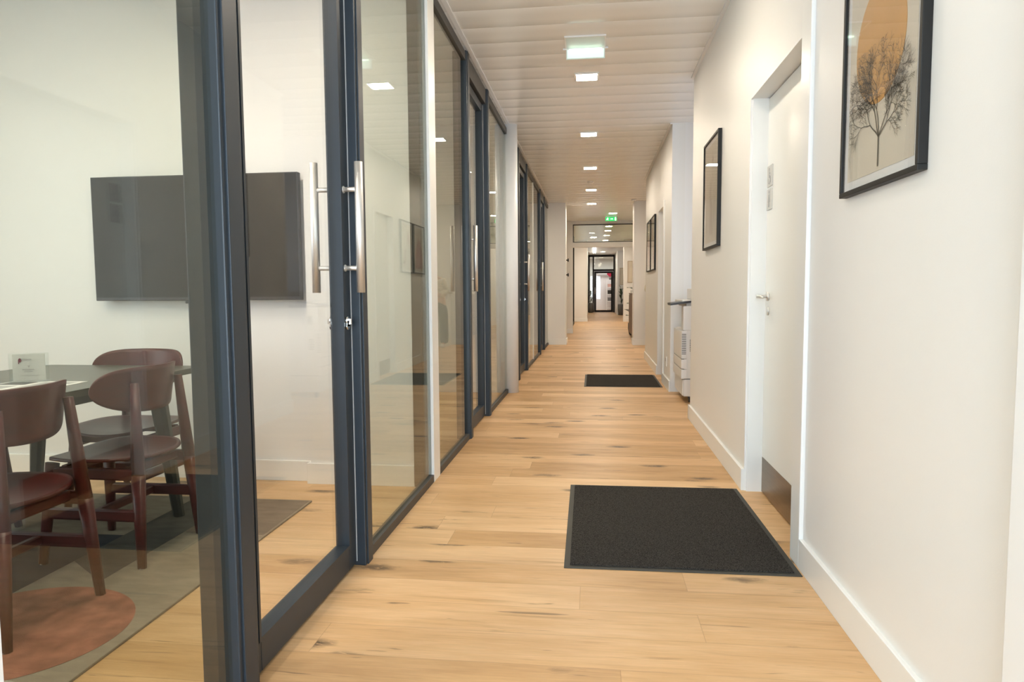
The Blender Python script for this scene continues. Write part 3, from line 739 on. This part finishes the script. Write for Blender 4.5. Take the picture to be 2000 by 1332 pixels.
# ------------------------------------------------------------------ meeting room: television
t = thing('television', 'large dark flat television on the meeting room wall', 'television', (-2.37, 3.929, 1.105))
MB().box(-.655, -.075, 0, .655, -.035, .745, .004).build('housing', M['plastic_black'], t)
MB().box(-.648, -.0765, .020, .648, -.0745, .738).build('screen', M['screen'], t)
MB().box(-.25, -.035, .2, .25, 0, .6).build('wall_bracket', M['black'], t)
MB().box(-.05, -.078, .005, .02, -.0748, .012).build('maker_badge', M['greyprint'], t)
MB().box(-.075, -.072, -.018, -.055, -.05, .002, .003).build('sensor', M['plastic_black'], t)

# ------------------------------------------------------------------ rug
t = thing('rug', 'beige, grey and navy rug with a pink disc, under the meeting table', 'rug', (0, 0, 0))
RZ = .010
MB().box(-4.0, .6, 0, -1.535, 3.52, RZ, .003).build('base_field', M['rugbeige'], t)
def field(name, pts, m_, z):
    o = MB().poly([(x, y, z) for x, y in pts], (0, 0, .0006)).build(name, M[m_], t); return o
field('navy_field', [(-3.4, 1.5), (-2.205, 1.5), (-2.205, 2.91), (-3.4, 2.91)], 'rugnavy', RZ)
field('grey_field', [(-2.205, 2.60), (-1.945, 2.42), (-1.945, 3.50), (-2.205, 3.50)], 'ruggrey', RZ)
field('taupe_field', [(-1.945, 2.98), (-1.545, 2.98), (-1.545, 3.505), (-1.945, 3.505)], 'rugmid', RZ)
field('light_field', [(-3.0, .7), (-1.56, .7), (-1.56, 1.72), (-2.0, 1.80), (-3.0, 1.80)], 'ruglight', RZ)
field('pink_disc', [(-1.955 + .375 * math.cos(a * math.pi / 30), 2.02 + .345 * math.sin(a * math.pi / 30)) for a in range(60)], 'rugpink', RZ + .0009)

# ------------------------------------------------------------------ table
TZ = .765
t = thing('meeting_table', 'dark veneered meeting table with rounded corners and slanted legs', 'table', (-2.512, 2.42, 0))
def rrect(hx, hy, r, z, n=8):
    pts = []
    for cx, cy, a0 in ((hx - r, hy - r, 0), (-hx + r, hy - r, 90), (-hx + r, -hy + r, 180), (hx - r, -hy + r, 270)):
        for k in range(n + 1):
            a = math.radians(a0 + 90 * k / n); pts.append((cx + r * math.cos(a), cy + r * math.sin(a), z))
    return pts
MB().poly(rrect(.458, .96, .06, TZ - .028), (0, 0, .028)).build('tabletop', M['table'], t)
u = MB(); u.box(-.34, -.80, TZ - .085, .34, -.77, TZ - .028); u.box(-.34, .77, TZ - .085, .34, .80, TZ - .028); u.box(-.34, -.77, TZ - .085, -.31, .77, TZ - .028); u.box(.31, -.77, TZ - .085, .34, .77, TZ - .028)
u.build('apron', M['tleg'], t)
for sx in (-1, 1):
    for sy in (-1, 1):
        MB().bar((sx * .405, sy * .775, .011), (sx * .315, sy * .755, TZ - .03), .019, .026, .028, .045, bev=.5).build('leg', M['tleg'], t)

# ------------------------------------------------------------------ chairs (forward = local +x)
def make_chair(label):
    t = thing('dining_chair', label, 'chair', (0, 0, 0), group='burgundy chairs around the meeting table')
    # curved backrest
    mb = MB(); nu, nv = 30, 10; hw = .262; grid = []
    for i in range(nu + 1):
        uu = math.sin((i / nu - .5) * math.pi) * .9995
        col = []
        zt = .742 + .088 * (1 - abs(uu) ** 6) ** .5; zb = .742 - .108 * (1 - abs(uu) ** 2.6) ** .5
        for j in range(nv + 1):
            z = zb + (zt - zb) * j / nv
            x = -.203 + .135 * abs(uu) ** 2.0 - (z - .74) * .16
            col.append(mb.bm.verts.new((x, uu * hw, z)))
        grid.append(col)
    for i in range(nu):
        for j in range(nv): mb.bm.faces.new((grid[i][j], grid[i + 1][j], grid[i + 1][j + 1], grid[i][j + 1])).smooth = True
    o = mb.build('backrest', M['burg'], t); s = o.modifiers.new('solid', 'SOLIDIFY'); s.thickness = .011; s.offset = 0
    # dished seat
    mb = MB(); n = 14; N2 = 40; rings = []
    ctr = mb.bm.verts.new((.015, 0, .432))
    for k in range(1, n + 1):
        q_ = k / n; ring = []
        for i in range(N2):
            a = 2 * math.pi * i / N2; c, s_ = math.cos(a), math.sin(a)
            ex = abs(c) ** .80 * math.copysign(1, c); ey = abs(s_) ** .80 * math.copysign(1, s_)
            x = .015 + ex * .235 * q_; y = ey * .238 * q_
            z = .432 + .028 * (abs(ey) * q_) ** 2 + (.018 * (ex * q_) ** 2 if ex < 0 else .012 * (ex * q_) ** 2 - .030 * max(0, ex * q_ - .6) ** 1.2)
            ring.append(mb.bm.verts.new((x, y, z)))
        rings.append(ring)
    for i in range(N2): mb.bm.faces.new((ctr, rings[0][i], rings[0][(i + 1) % N2])).smooth = True
    for a, b_ in zip(rings, rings[1:]):
        for i in range(N2): mb.bm.faces.new((a[i], b_[i], b_[(i + 1) % N2], a[(i + 1) % N2])).smooth = True
    o = mb.build('seat', M['burg'], t); s = o.modifiers.new('solid', 'SOLIDIFY'); s.thickness = .013; s.offset = -1
    for sy in (-1, 1):
        # rear leg continues up to carry the backrest
        l = MB(); foot = Vector((-.228, sy * .210, .0)); top = Vector((-.188, sy * .150, .765)); kn = foot.lerp(top, .5)
        l.bar(foot, kn, .013, .017, .015, .029, up=(1, 0, 0), bev=.5); l.bar(kn, top, .015, .029, .012, .017, up=(1, 0, 0), bev=.5)
        smooth(l.build('leg', M['burg'], t))
        l = MB(); f0 = Vector((.225, sy * .208, 0)); f1 = Vector((.190, sy * .168, .425))
        l.bar(f0, f1, .013, .017, .015, .029, up=(1, 0, 0), bev=.5)
        smooth(l.build('leg', M['burg'], t))
        for zz, nm_ in ((.215, 'lower_rail'), (.385, 'upper_rail')):
            r = foot.lerp(top, zz / .765); q_ = f0.lerp(f1, zz / .425)
            b_ = MB(); b_.bar(r, q_, .012, .024, .012, .024, bev=.3); b_.build(nm_, M['burg'], t)
        for xx in (foot, f0): MB().cyl((xx.x, xx.y, -.0005), (xx.x, xx.y, .004), .013, n=14).build('glide', M['paper'], t, 'white plastic glide')
    b_ = MB(); b_.bar((-.01, -.185, .215), (-.01, .185, .215), .013, .018); b_.build('cross_rail', M['burg'], t)
    b_ = None
    for xr in (-.15, .14): MB().bar((xr, -.165, .395), (xr, .165, .395), .013, .020).build('seat_rail', M['burg'], t)
    return t
CZ = .0110
c0 = make_chair('burgundy curved back chair nearest the camera, cut by the left edge of the view')
c0.location = (-2.085, 2.100, CZ); c0.rotation_euler = (0, 0, math.pi)
for x, y, a, lb in ((-2.088, 2.765, math.pi, 'burgundy chair with its back to the glass, tucked under the right side of the table'),
                    (-2.455, 3.335, -math.pi / 2, 'burgundy chair at the far end of the table, facing the camera'),
                    (-3.03, 2.760, 0, 'burgundy chair on the left side of the table, mostly beyond the left edge')):
    c = copy_tree(c0); c.location = (x, y, CZ); c.rotation_euler = (0, 0, a); c['label'] = lb

# ------------------------------------------------------------------ table top items
t = thing('sign_holder', 'clear acrylic holder with a white card bearing a dark red logo', 'sign holder', (-2.455, 2.70, TZ + .0018), math.radians(27))
a = MB(); a.box(-.092, -.005, .0, .092, -.002, .130); a.box(-.092, .002, .0, .092, .005, .130); a.box(-.092, -.035, 0, .092, .035, .003)
a.build('acrylic_stand', M['acrylic'], t)
MB().box(-.076, -.0015, .006, .076, .0015, .126).build('card', M['paper'], t)
g = MB()
g.poly([(-.040 + .0075 * math.cos(k * math.pi / 8), -.0056, .098 + .0095 * math.sin(k * math.pi / 8)) for k in range(16)], (0, .0004, 0))
g.box(-.0475, -.0056, .082, -.043, -.0052, .098)
g.build('logo', M['logo'], t, 'dark red logo')
g = MB()
for x0, x1, z, h_ in ((-.030, .014, .0985, .005), (-.030, .026, .054, .004), (-.022, .018, .045, .0025), (-.040, .052, .028, .0015)): g.box(x0, -.0056, z, x1, -.0052, z + h_)
g.poly([(-.006, -.0056, .074), (.006, -.0056, .074), (0, -.0056, .064)], (0, .0004, 0))
g.build('printed_lines', M['greyprint'], t)
t.scale = (.80, .9, .97)
o2 = thing('sign_holder', 'second clear acrylic holder with a white card, cut by the left edge', 'sign holder', (-2.635, 2.66, TZ + .0018), math.radians(-25))
a = MB(); a.box(-.08, -.005, .0, .08, -.002, .105); a.box(-.08, .002, .0, .08, .005, .105); a.box(-.08, -.035, 0, .08, .035, .003); a.build('acrylic_stand', M['acrylic'], o2)
MB().box(-.07, -.0015, .006, .07, .0015, .10).build('card', M['paper'], o2)
t = thing('printed_sheet', 'white printed sheet with grey photographs lying on the table', 'paper', (-2.30, 2.60, TZ), math.radians(3))
MB().box(-.24, -.13, 0, .10, .13, .0012).build('sheet', M['paper'], t)
for x0, y0, x1, y1, m_ in ((-.22, -.10, -.10, -.02, 'greyprint'), (-.22, .01, -.10, .10, 'greydark'), (-.07, -.10, .0, .10, 'greyprint'), (.02, -.09, .08, .02, 'tanprint'), (.02, .04, .08, .10, 'greyprint')):
    MB().box(x0, y0, .0012, x1, y1, .0016).build('photograph', M[m_], t)

# ------------------------------------------------------------------ person in the side passage (seen reflected in the glass)
def skin_body(name, verts, edges, radii, m_, parent=None, sub=2, root=0):
    me = bpy.data.meshes.new(name); me.from_pydata(verts, edges, []); me.update()
    o = bpy.data.objects.new(name, me); C.objects.link(o); o.parent = parent
    sm = o.modifiers.new('skin', 'SKIN'); o.modifiers.new('sub', 'SUBSURF').levels = sub; o.modifiers['sub'].render_levels = sub
    for v, r in zip(me.skin_vertices[0].data, radii): v.radius = r if isinstance(r, tuple) else (r, r)
    me.skin_vertices[0].data[root].use_root = True
    me.materials.append(m_); return o
person = thing('person', 'person in cream blouse and grey-green trousers, arms folded, seen mirrored in the glass', 'person', (1.225, 13.75, 0))
V = [(0, 0, .95), (0, 0, 1.10), (.02, -.01, 1.25), (.05, -.03, 1.38), (.07, -.05, 1.46), (.09, -.08, 1.52),       # pelvis..neck
     (.20, -.03, 1.36), (.23, .00, 1.14), (.10, -.17, 1.08), (.01, -.20, 1.08),                                   # right arm
     (-.10, -.03, 1.36), (-.17, .00, 1.14), (-.04, -.17, 1.06), (.05, -.21, 1.07),                                # left arm
     (.09, 0, .90), (.10, .0, .50), (.10, .01, .09), (-.09, 0, .90), (-.10, .0, .50), (-.10, .01, .09),
     (.10, -.10, .05), (-.10, -.10, .05)]
E_ = [(0, 1), (1, 2), (2, 3), (3, 4), (4, 5), (3, 6), (6, 7), (7, 8), (8, 9), (3, 10), (10, 11), (11, 12), (12, 13), (0, 14), (14, 15), (15, 16), (0, 17), (17, 18), (18, 19), (16, 20), (19, 21)]
Rr = [(.15, .11), (.125, .095), (.14, .10), (.13, .09), .055, .05, .062, .05, .04, .03, .062, .05, .04, .03, .09, .062, .045, .09, .062, .045, .035, .035]
body = skin_body('body', V, E_, Rr, M['skin'], person)
# head with face
hb = MB(); r_ = bmesh.ops.create_uvsphere(hb.bm, u_segments=24, v_segments=16, radius=1)
for v in hb.bm.verts:
    x, y, z = v.co; jaw = 1 - .22 * max(0, -z); v.co = Vector((x * .075 * jaw, y * .092 * jaw, z * .112))
    if y < -.75 and abs(x) < .25 and -.25 < z < .12: v.co.y -= .016
for f_ in hb.bm.faces: f_.smooth = True
hd = hb.build('head', M['skin'], person); hd.location = (.115, -.115, 1.60); hd.rotation_euler = (math.radians(28), math.radians(10), 0)
for sx in (-1, 1):
    e_ = MB(); bmesh.ops.create_uvsphere(e_.bm, u_segments=10, v_segments=8, radius=.009); q2 = e_.build('eye', M['black'], hd); q2.location = (sx * .028, -.086, .008)
mo = MB().box(-.022, -.088, -.055, .022, -.082, -.047).build('mouth', M['logo'], hd)
# hair
hv = [(0, .02, .09), (0, .07, .02), (0, .06, -.10), (.07, .02, .02), (.075, .0, -.12), (.07, -.02, -.24), (-.07, .02, .02), (-.075, .0, -.12), (-.07, -.02, -.24), (0, .06, -.22)]
he = [(0, 1), (1, 2), (2, 9), (0, 3), (3, 4), (4, 5), (0, 6), (6, 7), (7, 8)]
skin_body('hair', hv, he, [.055, .055, .055, .035, .034, .02, .035, .034, .02, .04], M['hair'], hd)
# blouse (torso and sleeves), slightly wider than the body
bv = [(0, 0, .98), (0, 0, 1.10), (.02, -.01, 1.25), (.05, -.02, 1.38), (.205, -.03, 1.36), (.24, .0, 1.14), (.12, -.16, 1.09), (-.105, -.03, 1.36), (-.18, .0, 1.14), (-.06, -.16, 1.07)]
skin_body('blouse', bv, [(0, 1), (1, 2), (2, 3), (3, 4), (4, 5), (5, 6), (3, 7), (7, 8), (8, 9)], [(.18, .13), (.17, .125), (.175, .125), (.15, .105), .085, .08, .062, .085, .08, .062], M['blouse'], person)
tv_ = [(0, 0, 1.02), (0, .0, .93), (.09, 0, .86), (.11, .0, .50), (.115, .01, .06), (-.09, 0, .86), (-.11, .0, .50), (-.115, .01, .06)]
skin_body('trousers', tv_, [(0, 1), (1, 2), (2, 3), (3, 4), (1, 5), (5, 6), (6, 7)], [(.17, .125), (.18, .135), .115, .10, .095, .115, .10, .095], M['trouser'], person)
for sx in (-1, 1):
    b_ = MB(); b_.box(sx * .11 - .045, -.19, 0, sx * .11 + .045, .09, .075, .03); smooth(b_.build('shoe', M['shoe'], person))
    hx = .03 if sx > 0 else .02
    # folded hands: palm plus five fingers
    ph = (.0 + sx * .02, -.205, 1.075 + sx * .012)
    hvv = [(0, 0, 0), (-sx * .05, -.012, 0)]; hee = [(0, 1)]; rr = [(.022, .014), (.026, .014)]
    for k in range(4):
        i0 = len(hvv); oz = (k - 1.5) * .017; L_ = (.060, .070, .066, .052)[k]
        hvv += [(-sx * .065, -.014, oz), (-sx * (.065 + L_ * .55), -.008, oz), (-sx * (.065 + L_), .010, oz)]; hee += [(1, i0), (i0, i0 + 1), (i0 + 1, i0 + 2)]; rr += [.0095, .0085, .007]
    i0 = len(hvv); hvv += [(-sx * .030, -.02, .030), (-sx * .060, -.028, .044)]; hee += [(0, i0), (i0, i0 + 1)]; rr += [.011, .008]
    ho = skin_body('hand', hvv, hee, rr, M['skin'], person); ho.location = ph
t = thing('counter', 'white counter in the side passage behind the person', 'counter', (1.10, 14.02, 0))
MB().box(0, 0, 0, 1.3, .40, 1.10, .004).build('body', M['whitepaint'], t)
MB().box(-.03, -.03, 1.10, 1.33, .405, 1.13, .003).build('top', M['lightwood'], t)
